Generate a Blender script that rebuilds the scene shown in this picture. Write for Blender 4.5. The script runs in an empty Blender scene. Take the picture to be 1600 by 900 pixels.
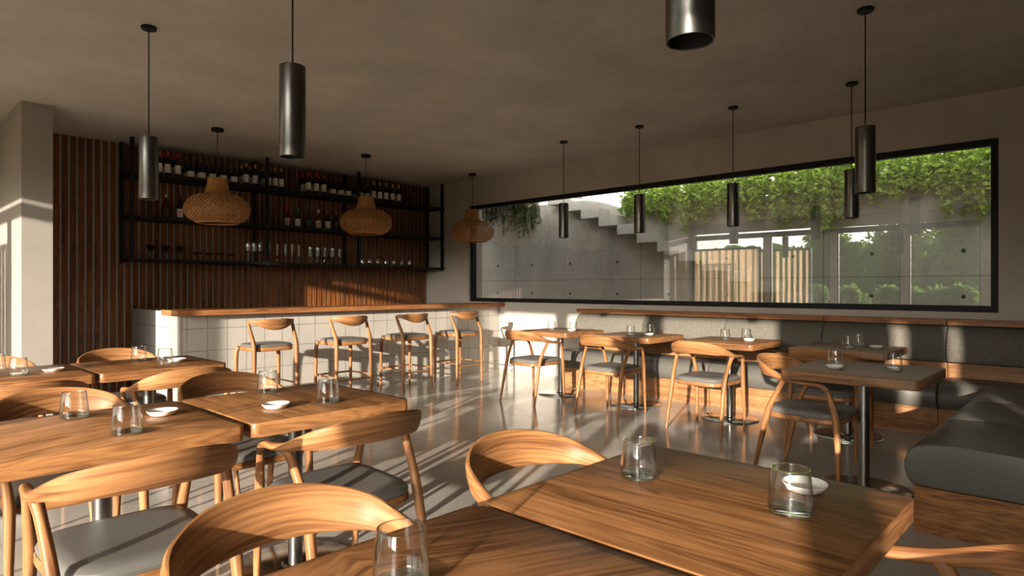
import bpy, bmesh, math, random
from mathutils import Vector, Matrix
random.seed(7)
PI = math.pi
C = bpy.context.scene.collection

# ------------------------------------------------------------------ materials
def new_mat(name):
    m = bpy.data.materials.new(name); m.use_nodes = True
    nt = m.node_tree; nt.nodes.clear()
    out = nt.nodes.new('ShaderNodeOutputMaterial')
    return m, nt, out

def N(nt, kind, **kw):
    n = nt.nodes.new(kind)
    for k, v in kw.items():
        if k.startswith('i_'):
            n.inputs[k[2:].replace('_', ' ')].default_value = v
        else:
            setattr(n, k, v)
    return n

def coords(nt, scale=(1, 1, 1), rnd=True):
    tc = N(nt, 'ShaderNodeTexCoord')
    mp = N(nt, 'ShaderNodeMapping'); mp.inputs['Scale'].default_value = scale
    if rnd:
        oi = N(nt, 'ShaderNodeObjectInfo')
        ml = N(nt, 'ShaderNodeMath', operation='MULTIPLY'); ml.inputs[1].default_value = 37.0
        nt.links.new(oi.outputs['Random'], ml.inputs[0])
        ad = N(nt, 'ShaderNodeVectorMath', operation='ADD')
        nt.links.new(tc.outputs['Object'], ad.inputs[0]); nt.links.new(ml.outputs[0], ad.inputs[1])
        nt.links.new(ad.outputs[0], mp.inputs['Vector'])
    else:
        nt.links.new(tc.outputs['Object'], mp.inputs['Vector'])
    return mp.outputs['Vector']

def ramp(nt, fac, stops):
    r = N(nt, 'ShaderNodeValToRGB')
    el = r.color_ramp.elements
    while len(el) < len(stops): el.new(0.5)
    for e, (p, c) in zip(el, stops):
        e.position = p; e.color = (c[0], c[1], c[2], 1)
    nt.links.new(fac, r.inputs['Fac'])
    return r.outputs['Color']

def plain(name, col, rough=0.5, metal=0.0, coat=0.0, spec=0.5):
    m, nt, out = new_mat(name)
    b = N(nt, 'ShaderNodeBsdfPrincipled')
    b.inputs['Base Color'].default_value = (*col, 1); b.inputs['Roughness'].default_value = rough
    b.inputs['Metallic'].default_value = metal; b.inputs['Coat Weight'].default_value = coat
    b.inputs['Specular IOR Level'].default_value = spec
    # slight procedural variation of the roughness
    nz = N(nt, 'ShaderNodeTexNoise', i_Scale=14.0, i_Detail=3.0)
    nt.links.new(coords(nt, (1, 1, 1), False), nz.inputs['Vector'])
    mr = N(nt, 'ShaderNodeMapRange')
    mr.inputs['To Min'].default_value = max(0.02, rough - 0.06); mr.inputs['To Max'].default_value = min(1, rough + 0.06)
    nt.links.new(nz.outputs['Fac'], mr.inputs['Value']); nt.links.new(mr.outputs['Result'], b.inputs['Roughness'])
    nt.links.new(b.outputs[0], out.inputs[0])
    return m

def wood(name, axis, dark, light, rough=0.36, plank=0.0, chevron=False, coat=0.0, grain=1.0):
    m, nt, out = new_mat(name)
    sc = {'g': (0.5, 12, 12), 'x': (0.9, 11, 11), 'y': (11, 0.9, 11), 'z': (11, 11, 0.9)}[axis]
    sc = tuple(v * grain for v in sc)
    vec = coords(nt)
    if axis == 'g':
        at = N(nt, 'ShaderNodeAttribute', attribute_name='grain'); oi = N(nt, 'ShaderNodeObjectInfo')
        ml = N(nt, 'ShaderNodeMath', operation='MULTIPLY'); ml.inputs[1].default_value = 37.0; nt.links.new(oi.outputs['Random'], ml.inputs[0])
        ag = N(nt, 'ShaderNodeVectorMath', operation='ADD'); nt.links.new(at.outputs['Vector'], ag.inputs[0]); nt.links.new(ml.outputs[0], ag.inputs[1]); vec = ag.outputs[0]
    if chevron or plank:
        sp = N(nt, 'ShaderNodeSeparateXYZ'); nt.links.new(vec, sp.inputs[0])
    if chevron:                                   # book-matched diagonal veneer leaves
        tc = N(nt, 'ShaderNodeTexCoord'); s2 = N(nt, 'ShaderNodeSeparateXYZ'); nt.links.new(tc.outputs['Object'], s2.inputs[0])
        ab = N(nt, 'ShaderNodeMath', operation='PINGPONG'); ab.inputs[1].default_value = 0.37
        nt.links.new(s2.outputs['X'], ab.inputs[0])
        a = N(nt, 'ShaderNodeMath', operation='MULTIPLY'); a.inputs[1].default_value = 0.42
        nt.links.new(ab.outputs[0], a.inputs[0])
        b2 = N(nt, 'ShaderNodeMath', operation='ADD'); nt.links.new(sp.outputs['Y'], b2.inputs[0]); nt.links.new(a.outputs[0], b2.inputs[1])
        c2 = N(nt, 'ShaderNodeMath', operation='SUBTRACT'); nt.links.new(ab.outputs[0], c2.inputs[0])
        c3 = N(nt, 'ShaderNodeMath', operation='MULTIPLY'); c3.inputs[1].default_value = 0.42
        nt.links.new(sp.outputs['Y'], c3.inputs[0]); nt.links.new(c3.outputs[0], c2.inputs[1])
        cb = N(nt, 'ShaderNodeCombineXYZ')
        nt.links.new(b2.outputs[0], cb.inputs['X']); nt.links.new(c2.outputs[0], cb.inputs['Y']); nt.links.new(sp.outputs['Z'], cb.inputs['Z'])
        vec = cb.outputs[0]
    elif plank:                                   # strips of veneer, each shifted along the grain
        dv = N(nt, 'ShaderNodeMath', operation='DIVIDE'); dv.inputs[1].default_value = plank
        nt.links.new(sp.outputs['X' if axis == 'y' else 'Y'], dv.inputs[0])
        fl = N(nt, 'ShaderNodeMath', operation='FLOOR'); nt.links.new(dv.outputs[0], fl.inputs[0])
        wn = N(nt, 'ShaderNodeTexWhiteNoise', noise_dimensions='1D'); nt.links.new(fl.outputs[0], wn.inputs['W'])
        mu = N(nt, 'ShaderNodeMath', operation='MULTIPLY'); mu.inputs[1].default_value = 9.0; nt.links.new(wn.outputs['Value'], mu.inputs[0])
        ad = N(nt, 'ShaderNodeVectorMath', operation='ADD'); nt.links.new(vec, ad.inputs[0]); nt.links.new(mu.outputs[0], ad.inputs[1])
        vec = ad.outputs[0]
    mp = N(nt, 'ShaderNodeMapping'); mp.inputs['Scale'].default_value = sc; nt.links.new(vec, mp.inputs['Vector'])
    n1 = N(nt, 'ShaderNodeTexNoise', i_Scale=1.6, i_Detail=2.0, i_Roughness=0.5, i_Distortion=0.6)
    nt.links.new(mp.outputs[0], n1.inputs['Vector'])
    # cathedral grain: bands of a warped field
    wv = N(nt, 'ShaderNodeMath', operation='MULTIPLY'); wv.inputs[1].default_value = 70.0
    nt.links.new(n1.outputs['Fac'], wv.inputs[0])
    sn = N(nt, 'ShaderNodeMath', operation='SINE'); nt.links.new(wv.outputs[0], sn.inputs[0])
    n2 = N(nt, 'ShaderNodeTexNoise', i_Scale=9.0, i_Detail=3.0, i_Roughness=0.7)
    nt.links.new(mp.outputs[0], n2.inputs['Vector'])
    s1 = N(nt, 'ShaderNodeMath', operation='MULTIPLY_ADD'); s1.inputs[1].default_value = 0.07
    hf = N(nt, 'ShaderNodeMath', operation='MULTIPLY'); hf.inputs[1].default_value = 0.55; nt.links.new(n1.outputs['Fac'], hf.inputs[0])
    nt.links.new(sn.outputs[0], s1.inputs[0]); nt.links.new(hf.outputs[0], s1.inputs[2])
    s2n = N(nt, 'ShaderNodeMath', operation='MULTIPLY_ADD'); s2n.inputs[1].default_value = 0.45
    nt.links.new(n2.outputs['Fac'], s2n.inputs[0]); nt.links.new(s1.outputs[0], s2n.inputs[2])
    mid = tuple((a + b) / 2 * 1.02 for a, b in zip(dark, light))
    col = ramp(nt, s2n.outputs[0], [(0.33, dark), (0.49, mid), (0.66, light)])
    b = N(nt, 'ShaderNodeBsdfPrincipled')
    b.inputs['Specular IOR Level'].default_value = 0.35; b.inputs['Roughness'].default_value = rough; b.inputs['Coat Weight'].default_value = coat; b.inputs['Coat Roughness'].default_value = 0.3
    nt.links.new(col, b.inputs['Base Color'])
    bp = N(nt, 'ShaderNodeBump', i_Strength=0.05, i_Distance=0.002); nt.links.new(s2n.outputs[0], bp.inputs['Height']); nt.links.new(bp.outputs[0], b.inputs['Normal'])
    nt.links.new(b.outputs[0], out.inputs[0])
    return m

def concrete(name, base, var=0.18, rough=0.85, pits=0.5, streak=(1, 1, 1), bump=0.25, scale=1.0, joints=None):
    m, nt, out = new_mat(name)
    vec = coords(nt, streak, False)
    n1 = N(nt, 'ShaderNodeTexNoise', i_Scale=1.3 * scale, i_Detail=8.0, i_Roughness=0.62); nt.links.new(vec, n1.inputs['Vector'])
    n2 = N(nt, 'ShaderNodeTexNoise', i_Scale=38 * scale, i_Detail=4.0, i_Roughness=0.6); nt.links.new(vec, n2.inputs['Vector'])
    ml = N(nt, 'ShaderNodeMath', operation='MULTIPLY_ADD'); ml.inputs[1].default_value = 0.25
    nt.links.new(n2.outputs['Fac'], ml.inputs[0]); nt.links.new(n1.outputs['Fac'], ml.inputs[2])
    lo = tuple(c * (1 - var) for c in base); hi = tuple(min(1, c * (1 + var)) for c in base)
    col = ramp(nt, ml.outputs[0], [(0.42, lo), (0.85, hi)])
    height = ml.outputs[0]
    if pits:                                      # small dark air holes
        vo = N(nt, 'ShaderNodeTexVoronoi', i_Scale=26 * scale); nt.links.new(coords(nt, (1, 1, 1), False), vo.inputs['Vector'])
        n3 = N(nt, 'ShaderNodeTexNoise', i_Scale=7 * scale); nt.links.new(vec, n3.inputs['Vector'])
        th = N(nt, 'ShaderNodeMapRange'); th.inputs['From Min'].default_value = 0.45; th.inputs['From Max'].default_value = 0.75
        th.inputs['To Min'].default_value = 0.02; th.inputs['To Max'].default_value = 0.22
        nt.links.new(n3.outputs['Fac'], th.inputs['Value'])
        lt = N(nt, 'ShaderNodeMath', operation='LESS_THAN'); nt.links.new(vo.outputs['Distance'], lt.inputs[0]); nt.links.new(th.outputs[0], lt.inputs[1])
        ms = N(nt, 'ShaderNodeMath', operation='MULTIPLY'); ms.inputs[1].default_value = pits; nt.links.new(lt.outputs[0], ms.inputs[0])
        mx = N(nt, 'ShaderNodeMix', data_type='RGBA'); nt.links.new(ms.outputs[0], mx.inputs['Factor']); nt.links.new(col, mx.inputs['A'])
        mx.inputs['B'].default_value = (*(c * 0.45 for c in base), 1); col = mx.outputs['Result']
    if joints:                                    # grid of thin dark joints: axes and pitches
        sp = N(nt, 'ShaderNodeSeparateXYZ'); nt.links.new(coords(nt, (1, 1, 1), False), sp.inputs[0])
        tot = None
        n4 = N(nt, 'ShaderNodeTexNoise', i_Scale=9.0, i_Detail=3.0); nt.links.new(coords(nt, (1, 1, 1), False), n4.inputs['Vector'])
        for ax, pitch, off, wid in joints:
            a = N(nt, 'ShaderNodeMath', operation='ADD'); a.inputs[1].default_value = off; nt.links.new(sp.outputs[ax], a.inputs[0])
            pp = N(nt, 'ShaderNodeMath', operation='PINGPONG'); pp.inputs[1].default_value = pitch / 2; nt.links.new(a.outputs[0], pp.inputs[0])
            wj = N(nt, 'ShaderNodeMath', operation='MULTIPLY'); wj.inputs[1].default_value = wid * 2; nt.links.new(n4.outputs['Fac'], wj.inputs[0])
            l2 = N(nt, 'ShaderNodeMath', operation='LESS_THAN'); nt.links.new(pp.outputs[0], l2.inputs[0]); nt.links.new(wj.outputs[0], l2.inputs[1])
            if tot is None: tot = l2.outputs[0]
            else:
                mxx = N(nt, 'ShaderNodeMath', operation='MAXIMUM'); nt.links.new(tot, mxx.inputs[0]); nt.links.new(l2.outputs[0], mxx.inputs[1]); tot = mxx.outputs[0]
        ms2 = N(nt, 'ShaderNodeMath', operation='MULTIPLY'); ms2.inputs[1].default_value = 0.70; nt.links.new(tot, ms2.inputs[0])
        mx2 = N(nt, 'ShaderNodeMix', data_type='RGBA'); nt.links.new(ms2.outputs[0], mx2.inputs['Factor']); nt.links.new(col, mx2.inputs['A'])
        mx2.inputs['B'].default_value = (*(c * 0.3 for c in base), 1); col = mx2.outputs['Result']
    b = N(nt, 'ShaderNodeBsdfPrincipled'); b.inputs['Roughness'].default_value = rough
    nt.links.new(col, b.inputs['Base Color'])
    bp = N(nt, 'ShaderNodeBump', i_Strength=bump, i_Distance=0.01); nt.links.new(height, bp.inputs['Height']); nt.links.new(bp.outputs[0], b.inputs['Normal'])
    nt.links.new(b.outputs[0], out.inputs[0])
    return m

def floor_mat():
    m, nt, out = new_mat('polished_concrete')
    vec = coords(nt, (1, 1, 1), False)
    n1 = N(nt, 'ShaderNodeTexNoise', i_Scale=0.9, i_Detail=8.0, i_Roughness=0.6, i_Distortion=0.6); nt.links.new(vec, n1.inputs['Vector'])
    n2 = N(nt, 'ShaderNodeTexNoise', i_Scale=6.0, i_Detail=6.0, i_Roughness=0.65); nt.links.new(vec, n2.inputs['Vector'])
    col = ramp(nt, n1.outputs['Fac'], [(0.3, (0.36, 0.335, 0.30)), (0.7, (0.58, 0.545, 0.495))])
    b = N(nt, 'ShaderNodeBsdfPrincipled'); nt.links.new(col, b.inputs['Base Color'])
    mr = N(nt, 'ShaderNodeMapRange'); mr.inputs['From Min'].default_value = 0.3; mr.inputs['From Max'].default_value = 0.7
    mr.inputs['To Min'].default_value = 0.08; mr.inputs['To Max'].default_value = 0.22
    nt.links.new(n2.outputs['Fac'], mr.inputs['Value']); nt.links.new(mr.outputs[0], b.inputs['Roughness'])
    b.inputs['Specular IOR Level'].default_value = 0.75
    bp = N(nt, 'ShaderNodeBump', i_Strength=0.03, i_Distance=0.004); nt.links.new(n2.outputs['Fac'], bp.inputs['Height']); nt.links.new(bp.outputs[0], b.inputs['Normal'])
    nt.links.new(b.outputs[0], out.inputs[0])
    return m

def thin_glass(name, centre, edge, f0, power=4.0, rough=0.0):
    m, nt, out = new_mat(name)
    lw = N(nt, 'ShaderNodeLayerWeight'); lw.inputs['Blend'].default_value = 0.5
    pw = N(nt, 'ShaderNodeMath', operation='POWER'); pw.inputs[1].default_value = power; nt.links.new(lw.outputs['Facing'], pw.inputs[0])
    mr = N(nt, 'ShaderNodeMapRange'); mr.inputs['To Min'].default_value = f0; mr.inputs['To Max'].default_value = 0.9; nt.links.new(pw.outputs[0], mr.inputs['Value'])
    mx = N(nt, 'ShaderNodeMix', data_type='RGBA'); mx.inputs['A'].default_value = (*centre, 1); mx.inputs['B'].default_value = (*edge, 1)
    nt.links.new(pw.outputs[0], mx.inputs['Factor'])
    tr = N(nt, 'ShaderNodeBsdfTransparent'); nt.links.new(mx.outputs['Result'], tr.inputs['Color'])
    gl = N(nt, 'ShaderNodeBsdfGlossy'); gl.inputs['Roughness'].default_value = rough; gl.inputs['Color'].default_value = (1, 1, 1, 1)
    ms = N(nt, 'ShaderNodeMixShader'); nt.links.new(mr.outputs[0], ms.inputs[0]); nt.links.new(tr.outputs[0], ms.inputs[1]); nt.links.new(gl.outputs[0], ms.inputs[2])
    nt.links.new(ms.outputs[0], out.inputs[0])
    return m

def leaf_mat(name, c1, c2, trans=0.4):
    m, nt, out = new_mat(name)
    nz = N(nt, 'ShaderNodeTexNoise', i_Scale=16.0, i_Detail=5.0, i_Roughness=0.7); nt.links.new(coords(nt, (1, 1, 1), False), nz.inputs['Vector'])
    col = ramp(nt, nz.outputs['Fac'], [(0.35, c1), (0.65, c2)])
    b = N(nt, 'ShaderNodeBsdfPrincipled'); b.inputs['Roughness'].default_value = 0.45; nt.links.new(col, b.inputs['Base Color'])
    t = N(nt, 'ShaderNodeBsdfTranslucent'); nt.links.new(col, t.inputs['Color'])
    ms = N(nt, 'ShaderNodeMixShader'); ms.inputs[0].default_value = trans
    nt.links.new(b.outputs[0], ms.inputs[1]); nt.links.new(t.outputs[0], ms.inputs[2]); nt.links.new(ms.outputs[0], out.inputs[0])
    return m

def fabric(name, base, rough=0.9, weave=160.0, bump=0.6, var=0.25):
    m, nt, out = new_mat(name)
    vec = coords(nt, (1, 1, 1), False)
    vo = N(nt, 'ShaderNodeTexVoronoi', i_Scale=weave); nt.links.new(vec, vo.inputs['Vector'])
    nz = N(nt, 'ShaderNodeTexNoise', i_Scale=weave * 0.35, i_Detail=4.0); nt.links.new(vec, nz.inputs['Vector'])
    ad = N(nt, 'ShaderNodeMath', operation='MULTIPLY_ADD'); ad.inputs[1].default_value = 0.6; nt.links.new(vo.outputs['Distance'], ad.inputs[0]); nt.links.new(nz.outputs['Fac'], ad.inputs[2])
    col = ramp(nt, ad.outputs[0], [(0.4, tuple(c * (1 + var) for c in base)), (0.95, tuple(c * (1 - var) for c in base))])
    b = N(nt, 'ShaderNodeBsdfPrincipled'); b.inputs['Roughness'].default_value = rough; nt.links.new(col, b.inputs['Base Color'])
    bp = N(nt, 'ShaderNodeBump', i_Strength=bump, i_Distance=0.004); nt.links.new(ad.outputs[0], bp.inputs['Height']); nt.links.new(bp.outputs[0], b.inputs['Normal'])
    nt.links.new(b.outputs[0], out.inputs[0])
    return m

def translucent(name, col):
    m, nt, out = new_mat(name)
    d = N(nt, 'ShaderNodeBsdfDiffuse'); d.inputs['Color'].default_value = (*col, 1)
    t = N(nt, 'ShaderNodeBsdfTranslucent')
    nz = N(nt, 'ShaderNodeTexNoise', i_Scale=3.0); nt.links.new(coords(nt, (8, 8, 0.4), False), nz.inputs['Vector'])
    c = ramp(nt, nz.outputs['Fac'], [(0.3, tuple(v * 0.8 for v in col)), (0.7, col)]); nt.links.new(c, t.inputs['Color'])
    ms = N(nt, 'ShaderNodeMixShader'); ms.inputs[0].default_value = 0.75
    nt.links.new(d.outputs[0], ms.inputs[1]); nt.links.new(t.outputs[0], ms.inputs[2]); nt.links.new(ms.outputs[0], out.inputs[0])
    return m

WD, WL = (0.135, 0.050, 0.016), (0.41, 0.190, 0.072)
M = {
    'wood_g': wood('walnut_along_grain', 'g', WD, WL, rough=0.5, grain=0.75), 'wood_x': wood('walnut_along_x', 'x', WD, WL), 'wood_y': wood('walnut_along_y', 'y', WD, WL), 'wood_z': wood('walnut_along_z', 'z', WD, WL),
    'top_y': wood('walnut_veneer_strips', 'y', (0.095, 0.036, 0.011), (0.285, 0.130, 0.048), rough=0.38, plank=0.11, coat=0.15, grain=0.5),
    'top_d': wood('walnut_veneer_diagonal', 'y', (0.14, 0.054, 0.017), (0.44, 0.205, 0.082), rough=0.38, chevron=True, coat=0.15, grain=0.5),
    'slat': wood('dark_slat_wood', 'z', (0.075, 0.022, 0.006), (0.28, 0.098, 0.026), rough=0.5),
    'bench_wood': wood('bench_wood', 'x', (0.16, 0.066, 0.025), (0.42, 0.21, 0.09), rough=0.42),
    'counter': wood('counter_wood', 'x', (0.16, 0.058, 0.02), (0.38, 0.16, 0.06), rough=0.35),
    'leather': plain('grey_leather', (0.105, 0.098, 0.085), 0.40),
    'seat_leather': plain('chair_seat_leather', (0.13, 0.125, 0.115), 0.45),
    'boucle': fabric('nubby_grey_upholstery', (0.145, 0.130, 0.105)),
    'steel': plain('dark_brushed_steel', (0.22, 0.215, 0.205), 0.33, 1.0),
    'chrome': plain('polished_steel_base', (0.45, 0.43, 0.40), 0.16, 1.0),
    'black': plain('black_powder_coat', (0.010, 0.010, 0.010), 0.55, spec=0.25),
    'cord': plain('black_cord', (0.012, 0.012, 0.012), 0.7),
    'inner': plain('lamp_inner_black', (0.02, 0.02, 0.02), 0.6),
    'gunmetal': plain('gunmetal_lamp_body', (0.14, 0.134, 0.125), 0.30, 1.0),
    'wicker': wood('woven_cane', 'z', (0.28, 0.12, 0.035), (0.50, 0.25, 0.085), rough=0.55, grain=3.0),
    'white': plain('white_ceramic', (0.80, 0.77, 0.72), 0.35),
    'paper': plain('cream_label_paper', (0.82, 0.76, 0.65), 0.7),
    'pink_paper': plain('pale_pink_label_paper', (0.60, 0.40, 0.30), 0.7),
    'dark_paper': plain('dark_green_label_paper', (0.05, 0.07, 0.06), 0.6),
    'red': plain('red_foil', (0.50, 0.045, 0.02), 0.4), 'yellow': plain('yellow_foil', (0.55, 0.33, 0.05), 0.4),
    'blackcap': plain('black_cap', (0.012, 0.01, 0.01), 0.4), 'greencap': plain('green_cap', (0.04, 0.35, 0.05), 0.4),
    'whitecap': plain('white_cap', (0.7, 0.67, 0.6), 0.5), 'orangecap': plain('orange_cap', (0.5, 0.2, 0.03), 0.4),
    'bottle': plain('dark_bottle_glass', (0.010, 0.007, 0.006), 0.08), 'amber': plain('amber_bottle_glass', (0.045, 0.014, 0.006), 0.08),
    'greenglass': plain('green_bottle_glass', (0.01, 0.06, 0.015), 0.08),
    'stamp': plain('red_print', (0.5, 0.05, 0.03), 0.6),
    'glass': thin_glass('clear_glass', (1.0, 1.0, 1.0), (0.60, 0.69, 0.64), 0.032, 2.3),
    'glass_rim': thin_glass('glass_rim', (0.95, 0.97, 0.96), (0.6, 0.66, 0.63), 0.22, 2.0),
    'glass_base': thin_glass('green_tinted_glass_base', (0.975, 0.99, 0.98), (0.60, 0.84, 0.70), 0.09, 2.2),
    'bar_glass': thin_glass('bar_glassware', (0.90, 0.90, 0.89), (0.5, 0.5, 0.48), 0.10, 2.0, 0.03),
    'pane': thin_glass('window_glass', (0.97, 0.98, 0.975), (0.8, 0.85, 0.83), 0.16, 4.0),
    'pane_clear': thin_glass('facade_glass', (0.985, 0.99, 0.985), (0.85, 0.9, 0.88), 0.02, 5.0),
    'plaster': concrete('taupe_plaster', (0.52, 0.475, 0.42), 0.14, 0.92, 0.25, bump=0.12),
    'ceiling': concrete('taupe_ceiling_plaster', (0.51, 0.465, 0.41), 0.16, 0.92, 0.12, bump=0.15),
    'pillar': concrete('cast_concrete', (0.30, 0.27, 0.235), 0.10, 0.9, 0.55, bump=0.12, scale=1.3),
    'tile': concrete('concrete_tile', (0.42, 0.385, 0.34), 0.14, 0.85, 0.4, bump=0.1, joints=[('X', 0.205, 0.05, 0.0042), ('Z', 0.232, 0.10, 0.0042)]),
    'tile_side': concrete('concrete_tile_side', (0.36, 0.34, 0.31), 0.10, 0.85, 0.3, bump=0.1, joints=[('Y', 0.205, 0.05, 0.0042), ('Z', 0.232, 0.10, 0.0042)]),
    'gap': concrete('grey_backing_board', (0.42, 0.40, 0.37), 0.15, 0.9, 0.0),
    'outwall': concrete('board_marked_concrete', (0.46, 0.43, 0.385), 0.26, 0.9, 0.35, streak=(1, 1, 0.35), bump=0.15, joints=[('Y', 2.79, 0.02, 0.007), ('Z', 1.75, 0.36, 0.006)]),
    'step': concrete('step_concrete', (0.60, 0.575, 0.53), 0.12, 0.9, 0.3),
    'terrace': concrete('terrace_paving', (0.33, 0.31, 0.27), 0.2, 0.9, 0.2),
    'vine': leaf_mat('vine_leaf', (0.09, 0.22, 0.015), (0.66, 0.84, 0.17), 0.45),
    'shade_vine': leaf_mat('dark_vine_leaf', (0.03, 0.075, 0.015), (0.10, 0.18, 0.04), 0.3),  # same leaves as vine, overhang shade painted in as darker green
    'tree': leaf_mat('tree_leaf', (0.10, 0.22, 0.04), (0.34, 0.48, 0.14), 0.6),
    'bark': wood('bark', 'z', (0.05, 0.04, 0.03), (0.13, 0.10, 0.07), rough=0.9),
    'blind': translucent('sheer_beige_fabric', (0.92, 0.80, 0.64)),
    'floor': floor_mat(),
}

# ------------------------------------------------------------------ mesh helpers
def obj(name, bm, mat, parent=None, smooth=True, angle=0.6, cross=None):
    me = bpy.data.meshes.new(name)
    if isinstance(bm, tuple):
        me.from_pydata(bm[0], [], bm[1]); me.update()
    else:
        bmesh.ops.recalc_face_normals(bm, faces=bm.faces[:]); bm.to_mesh(me); bm.free()
    if smooth:
        me.set_sharp_from_angle(angle=angle)
        me.polygons.foreach_set('use_smooth', [True] * len(me.polygons))
    me.materials.append(M[mat])
    if cross:                                     # (axis, material): faces looking along that axis
        me.materials.append(M[cross[1]])
        for p in me.polygons:
            if abs(p.normal[cross[0]]) > 0.75: p.material_index = 1
    o = bpy.data.objects.new(name, me); C.objects.link(o)
    if parent: o.parent = parent
    return o

def tag(o, label, cat, group=None):
    o['label'] = label; o['category'] = cat
    if group: o['group'] = group
    return o

def thing(name, label, cat, loc=(0, 0, 0), rz=0.0, group=None):
    o = bpy.data.objects.new(name, None); C.objects.link(o)
    o.empty_display_size = 0.1
    o.location = loc; o.rotation_euler = (0, 0, rz)
    return tag(o, label, cat, group)

def struct(name, bm, mat, parent=None, smooth=False):
    o = obj(name, bm, mat, parent, smooth)
    if not parent: o['kind'] = 'structure'
    return o

def dup(root, loc, rz, label, group=None):
    r = root.copy(); C.objects.link(r); r.location = loc; r.rotation_euler = (0, 0, rz)
    r['label'] = label
    if group: r['group'] = group
    for ch in list(root.children):
        c = ch.copy(); C.objects.link(c); c.parent = r
        for g in list(ch.children):
            d = g.copy(); C.objects.link(d); d.parent = c
    return r

def box(bm, x0, x1, y0, y1, z0, z1, bev=0.0, seg=2):
    r = bmesh.ops.create_cube(bm, size=1.0)
    vs = r['verts']
    for v in vs:
        v.co = Vector(((x0 + x1) / 2 + v.co.x * (x1 - x0), (y0 + y1) / 2 + v.co.y * (y1 - y0), (z0 + z1) / 2 + v.co.z * (z1 - z0)))
    if bev:
        es = list({e for v in vs for e in v.link_edges})
        bmesh.ops.bevel(bm, geom=es, offset=bev, segments=seg, profile=0.5, affect='EDGES')
    return bm

def bx(*a, **k): return box(bmesh.new(), *a, **k)

def lathe(bm, prof, seg=28, loc=(0, 0, 0), a0=0.0, a1=2 * PI):
    full = abs(a1 - a0 - 2 * PI) < 1e-6
    n = seg if full else seg + 1
    rings = []
    for r, z in prof:
        if r < 1e-6:
            rings.append([bm.verts.new((loc[0], loc[1], loc[2] + z))])
        else:
            rings.append([bm.verts.new((loc[0] + r * math.cos(a0 + (a1 - a0) * i / seg), loc[1] + r * math.sin(a0 + (a1 - a0) * i / seg), loc[2] + z)) for i in range(n)])
    for A, B in zip(rings, rings[1:]):
        m = seg
        for i in range(m):
            j = (i + 1) % n
            if len(A) == 1 and len(B) == 1: continue
            if len(A) == 1: bm.faces.new((A[0], B[j], B[i]))
            elif len(B) == 1: bm.faces.new((A[i], A[j], B[0]))
            else: bm.faces.new((A[i], A[j], B[j], B[i]))
    return bm

def lth(prof, seg=28, **k): return lathe(bmesh.new(), prof, seg, **k)

def catmull(P, n):
    out = []
    k = len(P)
    for i in range(k - 1):
        p0, p1, p2, p3 = P[max(i - 1, 0)], P[i], P[i + 1], P[min(i + 2, k - 1)]
        for j in range(n):
            t = j / n
            out.append([0.5 * ((2 * b) + (-a + c) * t + (2 * a - 5 * b + 4 * c - d) * t * t + (-a + 3 * b - 3 * c + d) * t ** 3) for a, b, c, d in zip(p0, p1, p2, p3)])
    out.append(list(P[-1]))
    return out

def sweep(bm, rows, n=4, seg=12, up=None, power=1.0):
    """rows: x, y, z, half width, half height, tilt. Section in the (side, up) plane, rounded ends."""
    R = catmull(rows, n)
    pts = [Vector(r[:3]) for r in R]
    rings = []
    prev = None
    gl = bm.verts.layers.float_vector.get('grain') or bm.verts.layers.float_vector.new('grain')
    arc = 0.0
    for i, r in enumerate(R):
        if i: arc += (pts[i] - pts[i - 1]).length
        t = (pts[min(i + 1, len(pts) - 1)] - pts[max(i - 1, 0)]).normalized()
        if up is not None:
            side = t.cross(Vector(up)).normalized()
        else:
            if prev is None:
                ref = Vector((1, 0, 0)) if abs(t.x) < 0.8 else Vector((0, 1, 0))
                side = (ref - t * ref.dot(t)).normalized()
            else:
                side = (prev - t * prev.dot(t)).normalized()
            prev = side
        u = side.cross(t).normalized()
        a, b = r[3], r[4]
        tl = r[5] if len(r) > 5 else 0.0
        s2 = side * math.cos(tl) + u * math.sin(tl); u2 = u * math.cos(tl) - side * math.sin(tl)
        ring = []
        for k in range(seg):
            q = 2 * PI * k / seg
            cs, sn = math.cos(q), math.sin(q)
            cs = math.copysign(abs(cs) ** power, cs); sn = math.copysign(abs(sn) ** power, sn)
            ring.append(bm.verts.new(pts[i] + s2 * (a * cs) + u2 * (b * sn))); ring[-1][gl] = (arc, a * cs, b * sn)
        rings.append(ring)
    for A, B in zip(rings, rings[1:]):
        for k in range(seg):
            bm.faces.new((A[k], A[(k + 1) % seg], B[(k + 1) % seg], B[k]))
    for ring, sgn in ((rings[0], -1), (rings[-1], 1)):
        c = sum((v.co for v in ring), Vector()) / seg
        cv = bm.verts.new(c); cv[gl] = (0.0 if sgn < 0 else arc, 0, 0)
        for k in range(seg):
            bm.faces.new((ring[k], ring[(k + 1) % seg], cv))
    return bm

def tube(pts, r, n=4, seg=10):
    return sweep(bmesh.new(), [(*p, (r[i] if isinstance(r, (list, tuple)) else r), (r[i] if isinstance(r, (list, tuple)) else r)) for i, p in enumerate(pts)], n, seg)

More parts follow.
